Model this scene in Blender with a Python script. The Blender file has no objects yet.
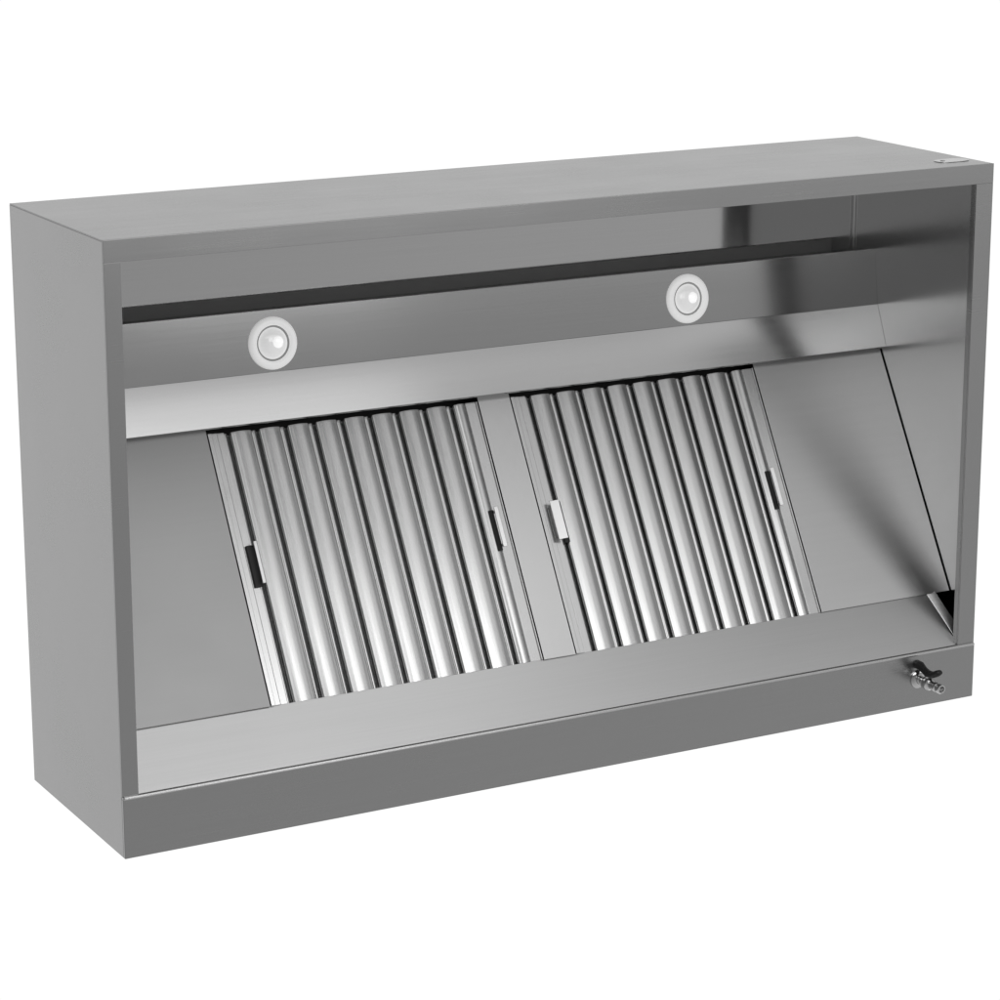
import bpy, bmesh, math
from mathutils import Vector, Matrix

# ------------------------------------------------------------------ scene, camera, light
S = bpy.context.scene
S.render.engine = 'CYCLES'
S.view_settings.view_transform = 'Standard'
S.view_settings.look = 'None'
S.view_settings.gamma = 1.0
S.view_settings.exposure = 0.0
S.view_settings.use_curve_mapping = False
S.cycles.max_bounces = 16
S.cycles.glossy_bounces = 12
COL = S.collection

W, D, H = 2.0, 0.4915, 1.1808          # outer size of the hood: width, depth, height
SHEET = 0.006
TOP = 0.0025

cd = bpy.data.cameras.new('camera')
cam = bpy.data.objects.new('camera', cd)
COL.objects.link(cam)
cd.sensor_width = 36.0
cd.lens = 36.0 * 2.90727
cd.clip_start = 0.05
cd.clip_end = 200.0
right = Vector((0.87601, -0.48230, -0.00057))
fwd = Vector((0.46632, 0.84729, -0.25427)).normalized()
up = right.cross(fwd)
cam.matrix_world = Matrix(((right.x, up.x, -fwd.x, -1.85741),
                           (right.y, up.y, -fwd.y, -4.84766),
                           (right.z, up.z, -fwd.z, 2.05326),
                           (0, 0, 0, 1)))
S.camera = cam

# studio surround: white sweep behind the hood, darker room on the photographer's side
wd = bpy.data.worlds.new('World')
S.world = wd
wd.use_nodes = True
nt = wd.node_tree
nt.nodes.clear()
wo = nt.nodes.new('ShaderNodeOutputWorld')
bg = nt.nodes.new('ShaderNodeBackground')
tc = nt.nodes.new('ShaderNodeTexCoord')
dot = nt.nodes.new('ShaderNodeVectorMath'); dot.operation = 'DOT_PRODUCT'
axis = Vector((0.466, 0.847, -0.15)).normalized()
dot.inputs[1].default_value = axis
mr = nt.nodes.new('ShaderNodeMapRange'); mr.inputs['From Min'].default_value = -1.0
rp = nt.nodes.new('ShaderNodeValToRGB')
rp.color_ramp.interpolation = 'LINEAR'
# brightness of the surround, from the camera side (0) to behind the hood (1)
SURROUND = [(0.0, 0.22), (0.25, 0.44), (0.50, 0.52), (0.70, 0.50), (0.82, 0.70), (0.93, 1.02)]
el = rp.color_ramp.elements
while len(el) > 1: el.remove(el[0])
el[0].position = SURROUND[0][0]
for q, v in SURROUND[1:]: el.new(q)
for e, (q, v) in zip(el, SURROUND): e.color = (v, v, v, 1)
nt.links.new(tc.outputs['Generated'], dot.inputs[0])
nt.links.new(dot.outputs['Value'], mr.inputs['Value'])
nt.links.new(mr.outputs['Result'], rp.inputs['Fac'])
# the sweep is less bright overhead than at and below eye level
sep = nt.nodes.new('ShaderNodeSeparateXYZ')
nt.links.new(tc.outputs['Generated'], sep.inputs['Vector'])
zr = nt.nodes.new('ShaderNodeMapRange'); zr.interpolation_type = 'SMOOTHSTEP'
zr.inputs['From Min'].default_value = -0.04; zr.inputs['From Max'].default_value = 0.26
zr.inputs['To Min'].default_value = 1.0; zr.inputs['To Max'].default_value = 0.62
nt.links.new(sep.outputs['Z'], zr.inputs['Value'])
nt.links.new(zr.outputs['Result'], bg.inputs['Strength'])
nt.links.new(rp.outputs['Color'], bg.inputs['Color'])
nt.links.new(bg.outputs['Background'], wo.inputs['Surface'])

def softbox(name, loc, target, sx, sy, radiance):
    ld = bpy.data.lights.new(name, 'AREA')
    ld.shape = 'RECTANGLE'; ld.size = sx; ld.size_y = sy
    ld.energy = radiance * sx * sy * math.pi
    o = bpy.data.objects.new(name, ld)
    COL.objects.link(o)
    o.location = loc
    o.rotation_euler = (Vector(target) - Vector(loc)).to_track_quat('-Z', 'Y').to_euler()
    return o

# a bank of softboxes facing the hood from the front, and one large one overhead
for x, z, w, h, rad in ((-0.6, 2.5, 1.1, 0.4, 1.0), (-0.6, 3.0, 1.1, 0.6, 0.9), (0.5, 2.1, 1.1, 0.4, 1.5), (0.5, 2.5, 1.1, 0.4, 0.25),
                        (0.9, 1.55, 0.6, 0.7, 2.8),
                        (1.6, 1.5, 0.8, 0.8, 1.8), (1.6, 2.1, 1.1, 0.4, 1.05), (1.6, 2.5, 1.1, 0.4, 0.5), (1.6, 3.0, 1.1, 0.6, 0.10),
                        (2.7, 1.5, 1.1, 0.8, 0.4), (2.7, 2.1, 1.1, 0.4, 0.5), (2.7, 2.5, 1.1, 0.4, 0.45), (2.7, 3.0, 1.1, 0.6, 0.20),
                        (3.8, 1.5, 1.1, 0.8, 0.8), (3.8, 2.5, 1.1, 0.4, 0.7)):
    softbox('softbox_front', (x, -2.0, z), (x, 0.0, z - 0.45 * (z - 1.5) / 0.8), w, h, rad)
softbox('softbox_overhead', (1.3, -1.3, 3.2), (1.3, -1.1, 0.0), 3.3, 0.9, 1.0)

# ------------------------------------------------------------------ materials
def steel(name, base, rough, grain=0.03, axis_scale=(3, 60, 400), aniso=0.0):
    m = bpy.data.materials.new(name); m.use_nodes = True
    t = m.node_tree; b = t.nodes['Principled BSDF']
    b.inputs['Metallic'].default_value = 1.0
    b.inputs['Anisotropic'].default_value = aniso
    tx = t.nodes.new('ShaderNodeTexCoord')
    mp = t.nodes.new('ShaderNodeMapping'); mp.inputs['Scale'].default_value = axis_scale
    t.links.new(tx.outputs['Object'], mp.inputs['Vector'])
    n = t.nodes.new('ShaderNodeTexNoise'); n.inputs['Scale'].default_value = 1.0
    n.inputs['Detail'].default_value = 3.0
    t.links.new(mp.outputs['Vector'], n.inputs['Vector'])
    n2 = t.nodes.new('ShaderNodeTexNoise'); n2.inputs['Scale'].default_value = 5.0
    n2.inputs['Detail'].default_value = 2.0
    t.links.new(tx.outputs['Object'], n2.inputs['Vector'])
    add = t.nodes.new('ShaderNodeMath'); add.operation = 'ADD'
    t.links.new(n.outputs['Fac'], add.inputs[0]); t.links.new(n2.outputs['Fac'], add.inputs[1])
    r = t.nodes.new('ShaderNodeMapRange')
    r.inputs['From Min'].default_value = 0.5; r.inputs['From Max'].default_value = 1.5
    r.inputs['To Min'].default_value = rough - grain; r.inputs['To Max'].default_value = rough + grain
    t.links.new(add.outputs[0], r.inputs['Value'])
    t.links.new(r.outputs['Result'], b.inputs['Roughness'])
    c = t.nodes.new('ShaderNodeMapRange')
    c.inputs['From Min'].default_value = 0.3; c.inputs['From Max'].default_value = 0.7
    c.inputs['To Min'].default_value = base * 0.985; c.inputs['To Max'].default_value = base * 1.015
    t.links.new(n.outputs['Fac'], c.inputs['Value'])
    t.links.new(c.outputs['Result'], b.inputs['Base Color'])
    return m

def plain(name, col, rough, metallic=0.0, coat=0.0, lit=0.0):
    m = bpy.data.materials.new(name); m.use_nodes = True
    t = m.node_tree; b = t.nodes['Principled BSDF']
    b.inputs['Metallic'].default_value = metallic
    b.inputs['Roughness'].default_value = rough
    b.inputs['Coat Weight'].default_value = coat
    b.inputs['Emission Color'].default_value = (1, 1, 1, 1)
    b.inputs['Emission Strength'].default_value = lit
    n = t.nodes.new('ShaderNodeTexNoise'); n.inputs['Scale'].default_value = 40.0
    c = t.nodes.new('ShaderNodeMapRange')
    c.inputs['To Min'].default_value = col * 0.95; c.inputs['To Max'].default_value = col * 1.05
    t.links.new(n.outputs['Fac'], c.inputs['Value'])
    t.links.new(c.outputs['Result'], b.inputs['Base Color'])
    return m

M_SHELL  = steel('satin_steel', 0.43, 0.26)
M_INNER  = steel('glossy_steel', 0.60, 0.13)
M_LAMPBX = steel('brushed_steel', 0.45, 0.16, 0.015)
M_BACK   = steel('mirror_steel', 0.60, 0.07, 0.015)
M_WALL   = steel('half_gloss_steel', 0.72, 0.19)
M_SILL   = steel('brushed_sill_steel', 0.62, 0.30, 0.02)
M_BLANK_LIT = steel('lit_blank_steel', 0.58, 0.30, 0.02)  # right blank: lighter copy of the left blank's steel, lit look in its colour
M_BLANK  = steel('matt_steel', 0.38, 0.44)
M_FILTER = steel('polished_filter_steel', 0.64, 0.23, 0.04, (400, 30, 10))
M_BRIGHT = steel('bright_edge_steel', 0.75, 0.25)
M_HANDLE = steel('handle_steel', 0.76, 0.32)
M_DARK   = plain('recess_shade', 0.02, 0.6)  # near-black colour stands for the shade behind the filters and in slots
M_BOUNCE   = plain('bounce_liner', 0.80, 0.7)  # pale matt liner, added to bounce light into the gap behind the lamps
M_WHITE  = plain('glowing_lamp_rim', 0.80, 0.35, lit=0.36)  # glow added to lift the opaque rim's brightness
M_LENS   = plain('lamp_glass', 0.80, 0.12, coat=0.6, lit=0.34)  # faint glow added to lift the glass
M_HOTSPOT   = plain('lens_hot_spot', 0.80, 0.2, coat=0.5, lit=0.66)  # glowing cap added for the bright spot on the lens
M_GROOVE = plain('grey_gasket', 0.40, 0.5)
M_BLACK  = plain('black_plastic', 0.015, 0.4)
M_CHROME = plain('chrome', 0.72, 0.12, 1.0)

# ------------------------------------------------------------------ mesh helpers
def empty(name, loc):
    o = bpy.data.objects.new(name, None); COL.objects.link(o); o.location = loc
    o.empty_display_size = 0.1
    return o

def build(name, bm, mat, parent=None, bevel=0.0, seg=2, smooth=False, angle=0.6):
    bmesh.ops.recalc_face_normals(bm, faces=bm.faces)
    me = bpy.data.meshes.new(name); bm.to_mesh(me); bm.free()
    me.materials.append(mat)
    o = bpy.data.objects.new(name, me); COL.objects.link(o)
    if parent: o.parent = parent
    if smooth:
        for p in me.polygons: p.use_smooth = True
    if bevel:
        md = o.modifiers.new('edge', 'BEVEL'); md.width = bevel; md.segments = seg
        md.limit_method = 'ANGLE'; md.angle_limit = angle
        md.harden_normals = True
        for p in me.polygons: p.use_smooth = True
    return o

def box(bm, x0, x1, y0, y1, z0, z1):
    v = [bm.verts.new((x, y, z)) for x in (x0, x1) for y in (y0, y1) for z in (z0, z1)]
    for f in ((0,1,3,2), (4,6,7,5), (0,4,5,1), (2,3,7,6), (0,2,6,4), (1,5,7,3)):
        bm.faces.new([v[i] for i in f])

def extrude_yz(bm, prof, x0, x1):
    """closed (y,z) outline extruded along X"""
    a = [bm.verts.new((x0, y, z)) for y, z in prof]
    b = [bm.verts.new((x1, y, z)) for y, z in prof]
    n = len(prof)
    for i in range(n):
        j = (i + 1) % n
        bm.faces.new((a[i], a[j], b[j], b[i]))
    bm.faces.new(a); bm.faces.new(b[::-1])

def lathe(bm, prof, n=48, mat=Matrix.Identity(4)):
    """(radius, height) profile spun round local Z, then moved by mat; radius 0 = pole"""
    rings = []
    for r, h in prof:
        if r < 1e-6: rings.append([bm.verts.new(mat @ Vector((0, 0, h)))])
        else: rings.append([bm.verts.new(mat @ Vector((r*math.cos(2*math.pi*i/n), r*math.sin(2*math.pi*i/n), h))) for i in range(n)])
    for a, b in zip(rings, rings[1:]):
        for i in range(n):
            j = (i + 1) % n
            if len(a) == 1 and len(b) == 1: continue
            if len(a) == 1: bm.faces.new((a[0], b[i], b[j]))
            elif len(b) == 1: bm.faces.new((a[i], a[j], b[0]))
            else: bm.faces.new((a[i], a[j], b[j], b[i]))

# ------------------------------------------------------------------ the hood
hood = empty('exhaust_hood', (0, 0, 0))
hood['label'] = 'stainless steel commercial kitchen exhaust hood with two baffle filters and two round lights'
hood['category'] = 'exhaust hood'

FZ = 0.1225                                   # top of the bottom fascia
IL, IR, IT = 0.033, 1.956, 1.1395             # opening of the front frame
WI0, WI1 = SHEET, 1.991                       # inner faces of the side walls

# outer shell
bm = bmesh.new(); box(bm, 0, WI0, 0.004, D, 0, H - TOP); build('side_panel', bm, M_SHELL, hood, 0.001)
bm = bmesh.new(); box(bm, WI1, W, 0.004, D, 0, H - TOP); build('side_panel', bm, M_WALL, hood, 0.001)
bm = bmesh.new(); box(bm, 0, W, 0.004, D, H - TOP, H); build('top_panel', bm, M_SHELL, hood, 0.0015)
bm = bmesh.new(); box(bm, WI0, WI1, D - SHEET, D, SHEET, H - TOP); build('back_panel', bm, M_BACK, hood)
bm = bmesh.new(); box(bm, WI0, WI1, 0.004, D, 0, SHEET); build('bottom_panel', bm, M_SHELL, hood)

# front frame: folded flange round three sides, with a return lip along the inner edge
bm = bmesh.new()
T = 0.004
box(bm, 0, W, 0, T, IT, H)                                  # top bar
box(bm, 0, IL, 0, T, FZ, IT)                                # left bar
box(bm, IR, W, 0, T, FZ, IT)                                # right bar
box(bm, IL - 0.003, IL, T, 0.018, FZ + 0.003, IT)            # return lips
box(bm, IR, IR + 0.003, T, 0.018, FZ + 0.003, IT)
box(bm, IL, IR, T, 0.018, IT, IT + 0.003)
build('front_frame', bm, M_SHELL, hood, 0.0008)

# bottom fascia with a rolled top lip
bm = bmesh.new()
box(bm, 0, W, -0.003, 0.004, 0.0, FZ - 0.004)
fas = build('bottom_fascia', bm, M_SHELL, hood, 0.0012)
bm = bmesh.new()
box(bm, 0, W, -0.0055, 0.0052, FZ - 0.0060, FZ + 0.0020)
build('fascia_lip', bm, M_SILL, fas, 0.0045, 5)

# sloped sill behind the fascia (a tray whose skewed right end stops short of the wall)
def skew_strip(bm, prof, xa, xb):
    """outline in (t, y, z): t runs 0 at the front to 1 at the back; xa, xb give x for t"""
    a = [bm.verts.new((xa(t), y, z)) for t, y, z in prof]
    b = [bm.verts.new((xb(t), y, z)) for t, y, z in prof]
    n = len(prof)
    for i in range(n):
        j = (i + 1) % n
        bm.faces.new((a[i], a[j], b[j], b[i]))
    bm.faces.new(a); bm.faces.new(b[::-1])
end = lambda t: 1.962 - 0.034 * t
bm = bmesh.new()
skew_strip(bm, [(0, 0.0040, FZ + 0.0002), (1, 0.0825, 0.2230), (1, 0.0855, 0.2205), (0, 0.0070, FZ - 0.003)], lambda t: WI0, end)
sill = build('sloped_sill', bm, M_SILL, hood, 0.0006)
bm = bmesh.new()                                              # end lip, turned up towards the wall
v = []
for t, y, z in ((0, 0.0085, FZ + 0.0062), (1, 0.0815, 0.2232)):
    v.append([bm.verts.new(q) for q in ((end(t) + 0.0003, y, z), (end(t) + 0.021, y - 0.002, z + 0.0050), (end(t) + 0.021, y + 0.001, z + 0.0015), (end(t) + 0.0003, y + 0.003, z - 0.004))])
for i in range(4):
    j = (i + 1) % 4
    bm.faces.new((v[0][i], v[0][j], v[1][j], v[1][i]))
bm.faces.new(v[0]); bm.faces.new(v[1][::-1])
build('end_lip', bm, M_BRIGHT, sill, 0.001)

# light housing: an almost upright lamp face, open along its top, with an added pale tray and liner behind it to brighten the gap
YS = 0.4845
bm = bmesh.new()
extrude_yz(bm, [(0.398, 0.940), (0.383, 0.816), (0.386, 0.8155), (0.401, 0.940)], WI0, WI1)
house = build('light_housing', bm, M_LAMPBX, hood, 0.0008)
bm = bmesh.new(); box(bm, WI0, WI1, 0.402, YS, 0.905, 0.908)
box(bm, WI0, WI1, 0.4022, 0.4042, 0.909, 0.938)
build('tray', bm, M_BOUNCE, house)
# cove strip under the lamp face: slightly hollow
bm = bmesh.new()
P0, P1 = Vector((0.3826, 0.8166)), Vector((0.344, 0.7255))
nrm = Vector((-(P1 - P0).y, (P1 - P0).x)).normalized()
if nrm.x < 0: nrm = -nrm
front, back = [], []
for i in range(17):
    t = i / 16
    q = P0.lerp(P1, t) + nrm * (-0.0004 * 4 * t * (1 - t))
    front.append((q.x, q.y)); back.append((q.x + 0.004, q.y))
prof = front + [(0.347, 0.722), (0.44, 0.722), (0.44, 0.726)] + back[::-1]
extrude_yz(bm, prof, WI0, WI1)
build('cove_strip', bm, M_LAMPBX, hood, 0.0008)

# corner trim at the far right corner of the recess
bm = bmesh.new(); box(bm, WI1 - 0.0045, WI1 - 0.0003, D - SHEET - 0.010, D - SHEET - 0.0003, 0.930, H - SHEET)
build('corner_trim', bm, M_BRIGHT, hood, 0.0015)

# ---- the sloped filter bank.  local frame: x along the hood, s up the slope, n out of it
PB = Vector((0, 0.078, 0.224)); PT = Vector((0, 0.363, 0.714))
SU = (PT - PB).normalized()
NU = Vector((0, -SU.z, SU.y))
def slope_matrix(x, s, n=0.0):
    o = PB + SU * s + NU * n + Vector((x, 0, 0))
    return Matrix(((1, SU.x, NU.x, o.x), (0, SU.y, NU.y, o.y), (0, SU.z, NU.z, o.z), (0, 0, 0, 1)))
def on_slope(o, x, s, n=0.0):
    o.matrix_local = slope_matrix(x, s, n)

F1, F2, FW, FL = 0.345, 1.034, 0.610, 0.558
for x0, x1, nm, mat in ((WI0, F1 - 0.002, 'blank_panel', M_BLANK), (F1 + FW + 0.002, F2 - 0.002, 'divider_panel', M_FILTER), (F2 + FW + 0.002, WI1 - 0.0028, 'blank_panel', M_BLANK_LIT)):
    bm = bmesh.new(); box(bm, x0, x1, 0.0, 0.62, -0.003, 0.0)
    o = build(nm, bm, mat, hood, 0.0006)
    on_slope(o, 0, 0)
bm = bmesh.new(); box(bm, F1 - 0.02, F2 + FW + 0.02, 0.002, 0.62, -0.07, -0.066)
o = build('filter_recess', bm, M_DARK, hood); on_slope(o, 0, 0)  # black sheet: shade of the void put into its colour

NB, P_OFF, PITCH, CW = 9, 0.0515, 0.0631, 0.0470
FL = 0.563
def filter_frame(bm):
    z0, z1 = -0.045, -0.001
    box(bm, 0, 0.009, 0.0005, FL, z0, z1 + 0.0015)              # folded edge and left margin
    box(bm, 0.009, 0.021, 0.0005, FL, z0, z1 - 0.0010)
    box(bm, 0.0215, 0.037, 0.0005, FL, z0, z1 - 0.0030)
    box(bm, FW - 0.027, FW - 0.003, 0.0005, FL, z0, z1 - 0.003) # right margin
    box(bm, FW - 0.003, FW, 0.0005, FL, z0, z1)
    box(bm, 0.037, FW - 0.027, 0.0005, FL, z0, -0.0275)         # back tray
def strip_profile(bm, prof, s0, s1):
    a = [bm.verts.new((x, s0, n)) for x, n in prof]; b = [bm.verts.new((x, s1, n)) for x, n in prof]
    m = len(prof)
    for i in range(m):
        j = (i + 1) % m
        bm.faces.new((a[i], a[j], b[j], b[i]))
    bm.faces.new(a); bm.faces.new(b[::-1])
def crest(w, h, top=0.004, sh=0.006):
    """outline of one channel: legs, rounded shoulders, slightly crowned top"""
    p = [(0.0, -h)]
    k = 5
    for i in range(k + 1):
        a = math.pi/2 * i / k
        p.append((sh - sh*math.cos(a), -sh + sh*math.sin(a)))
    for i in range(1, 8):
        t = i / 8
        p.append((sh + (w - 2*sh)*t, top * 4 * t * (1 - t)))
    for i in range(k + 1):
        a = math.pi/2 * i / k
        p.append((w - sh + sh*math.sin(a), -sh + sh*math.cos(a)))
    p.append((w, -h))
    q = [(x, n) for x, n in p]
    return q
def baffles(bm):
    for k in range(NB):
        x = P_OFF + PITCH * k
        w = CW if k < NB - 1 else 0.0300
        strip_profile(bm, [(x + a, n - 0.0065) for a, n in crest(w, 0.0150, 0.0036, 0.004)], 0.001, FL - 0.001)
    for k in range(NB):                                          # rear channels showing in the gaps
        x = P_OFF + PITCH * k - 0.0150
        strip_profile(bm, [(x + a, n - 0.0135) for a, n in crest(0.0105, 0.012, 0.0012, 0.0025)], 0.001, FL - 0.001)

def make_filter(x):
    bm = bmesh.new(); filter_frame(bm)
    f = build('baffle_filter', bm, M_FILTER, hood, 0.001)
    on_slope(f, x, 0)
    bm = bmesh.new(); baffles(bm)
    build('baffles', bm, M_FILTER, f, smooth=True).modifiers.new('split', 'EDGE_SPLIT').split_angle = 0.9
    return f
def slot(f, x, w, s0, s1):
    bm = bmesh.new(); box(bm, x, x + w, s0, s1, -0.004, 0.0012)  # dark plate on the margin, slot shade put into its colour
    build('handle_slot_shade', bm, M_DARK, f, 0.0006)
def tab_handle(f, x, s0, s1, w, h, tilt):
    """finger tab: a strip along the slope on two feet, one edge lifted towards the baffles"""
    bm = bmesh.new(); L = s1 - s0
    box(bm, 0, w, 0, L, 0, 0.003)
    for s in (0.004, L - 0.010):
        box(bm, w*0.25, w*0.75, s, s + 0.006, -h - 0.004, 0.0005)
    o = build('handle', bm, M_HANDLE, f, 0.0009)
    o.location = (x, s0, h); o.rotation_euler = (0, tilt, 0)
fa = make_filter(F1)
slot(fa, 0.025, 0.016, 0.239, 0.325); tab_handle(fa, 0.038, 0.243, 0.330, 0.0070, 0.009, -0.15)
slot(fa, 0.573, 0.009, 0.240, 0.327); tab_handle(fa, 0.5790, 0.244, 0.330, 0.0090, 0.010, -0.22)
fb = make_filter(F2)
slot(fb, 0.040, 0.012, 0.236, 0.326); tab_handle(fb, 0.022, 0.242, 0.326, 0.0205, 0.009, -0.22)  # dark plate beside the wide tab stands for its shadow
slot(fb, 0.568, 0.009, 0.240, 0.327); tab_handle(fb, 0.5740, 0.244, 0.330, 0.0090, 0.010, -0.24)

# ---- the two round lights, set in the lamp face
LD = Vector((0, 0.015, 0.124)).normalized()         # up the lamp face
LN = Vector((0, -LD.z, LD.y))                       # out of it
def make_light(x):
    c = Vector((x, 0.3900, 0.8735)) + LN * 0.0008
    mt = Matrix(((1, LD.x, LN.x, c.x), (0, LD.y, LN.y, c.y), (0, LD.z, LN.z, c.z), (0, 0, 0, 1)))
    bm = bmesh.new()
    lathe(bm, [(0.0365, -0.002), (0.0365, 0.004), (0.0385, 0.0065), (0.047, 0.0062), (0.0525, 0.003), (0.0535, 0.0), (0.0535, -0.0006)])
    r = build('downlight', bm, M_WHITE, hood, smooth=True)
    r.matrix_local = mt
    bm = bmesh.new()
    lathe(bm, [(0.0365, 0.0005), (0.0335, 0.0005), (0.0325, 0.0012), (0.0325, -0.0005)])
    build('gasket', bm, M_GROOVE, r, smooth=True)
    bm = bmesh.new()
    lathe(bm, [(0.0325, 0.0002), (0.029, 0.004), (0.022, 0.008), (0.012, 0.0105), (0.0, 0.0112)])
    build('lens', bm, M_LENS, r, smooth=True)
    bm = bmesh.new()
    lathe(bm, [(0.0125, 0.006), (0.0120, 0.0105), (0.008, 0.0128), (0.0, 0.0136)], 32, Matrix.Translation((0.007, 0.002, 0.0)))
    build('hot_spot', bm, M_HOTSPOT, r, smooth=True)
    return r
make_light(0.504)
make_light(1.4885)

# ---- drain valve on the fascia
VC = Vector((1.8495, -0.003, 0.0635))
valve = None
ry = Matrix.Translation(VC) @ Matrix.Rotation(math.radians(90), 4, 'X')      # local Z -> -Y
bm = bmesh.new()
lathe(bm, [(0.0, 0.0), (0.0205, 0.0), (0.0205, 0.003), (0.017, 0.006), (0.010, 0.0075)], 40, ry)
lathe(bm, [(0.0095, 0.004), (0.0095, 0.020), (0.0135, 0.024), (0.0145, 0.034), (0.0135, 0.044), (0.0095, 0.048),
           (0.0085, 0.060), (0.0105, 0.062), (0.0105, 0.068), (0.0090, 0.070), (0.0105, 0.073), (0.0105, 0.082), (0.0095, 0.084),
           (0.0070, 0.084), (0.0065, 0.060), (0.0, 0.060)], 40, ry)
lathe(bm, [(0.0068, 0.008), (0.0068, 0.020), (0.0, 0.020)], 24, Matrix.Translation(VC + Vector((0, -0.034, 0))))
valve = build('drain_valve', bm, M_CHROME, hood, smooth=True)
valve.modifiers.new('split', 'EDGE_SPLIT').split_angle = 0.7
bm = bmesh.new()
path = [((-0.004, 0.006, 0.034), 0.0100), ((-0.002, -0.006, 0.033), 0.0098), ((0.0, -0.020, 0.026), 0.0075), ((0.0, -0.034, 0.0215), 0.0085),
        ((0.003, -0.048, 0.0225), 0.0075), ((0.005, -0.059, 0.028), 0.0078), ((0.006, -0.067, 0.033), 0.0060)]
prev = None
rings = []
for i, (p, r) in enumerate(path):
    a = Vector(path[max(0, i-1)][0]); b = Vector(path[min(len(path)-1, i+1)][0])
    t = (b - a).normalized(); sx = Vector((1, 0, 0)); sz = t.cross(sx).normalized()
    rings.append([bm.verts.new(VC + Vector(p) + sx*(r*1.15*math.cos(q)) + sz*(r*0.95*math.sin(q))) for q in [2*math.pi*j/16 for j in range(16)]])
for a, b in zip(rings, rings[1:]):
    for i in range(16): bm.faces.new((a[i], a[(i+1) % 16], b[(i+1) % 16], b[i]))
bm.faces.new(rings[0]); bm.faces.new(rings[-1][::-1])
build('lever', bm, M_BLACK, valve, smooth=True)

# ---- pale oval plate with a dark dot, added for an unclear pale mark on the top, near the front right corner
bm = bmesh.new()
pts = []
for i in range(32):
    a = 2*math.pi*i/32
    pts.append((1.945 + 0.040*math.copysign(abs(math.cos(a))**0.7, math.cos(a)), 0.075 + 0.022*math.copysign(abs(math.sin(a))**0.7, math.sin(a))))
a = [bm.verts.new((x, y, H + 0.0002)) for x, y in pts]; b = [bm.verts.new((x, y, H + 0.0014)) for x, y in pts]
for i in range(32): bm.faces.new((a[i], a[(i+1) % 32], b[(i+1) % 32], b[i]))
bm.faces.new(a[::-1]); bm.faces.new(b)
tab = build('pale_plate', bm, M_BRIGHT, hood, 0.0005)
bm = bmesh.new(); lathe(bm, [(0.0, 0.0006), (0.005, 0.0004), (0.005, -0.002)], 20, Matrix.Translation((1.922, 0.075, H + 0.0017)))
build('dark_dot', bm, M_GROOVE, tab, smooth=True)
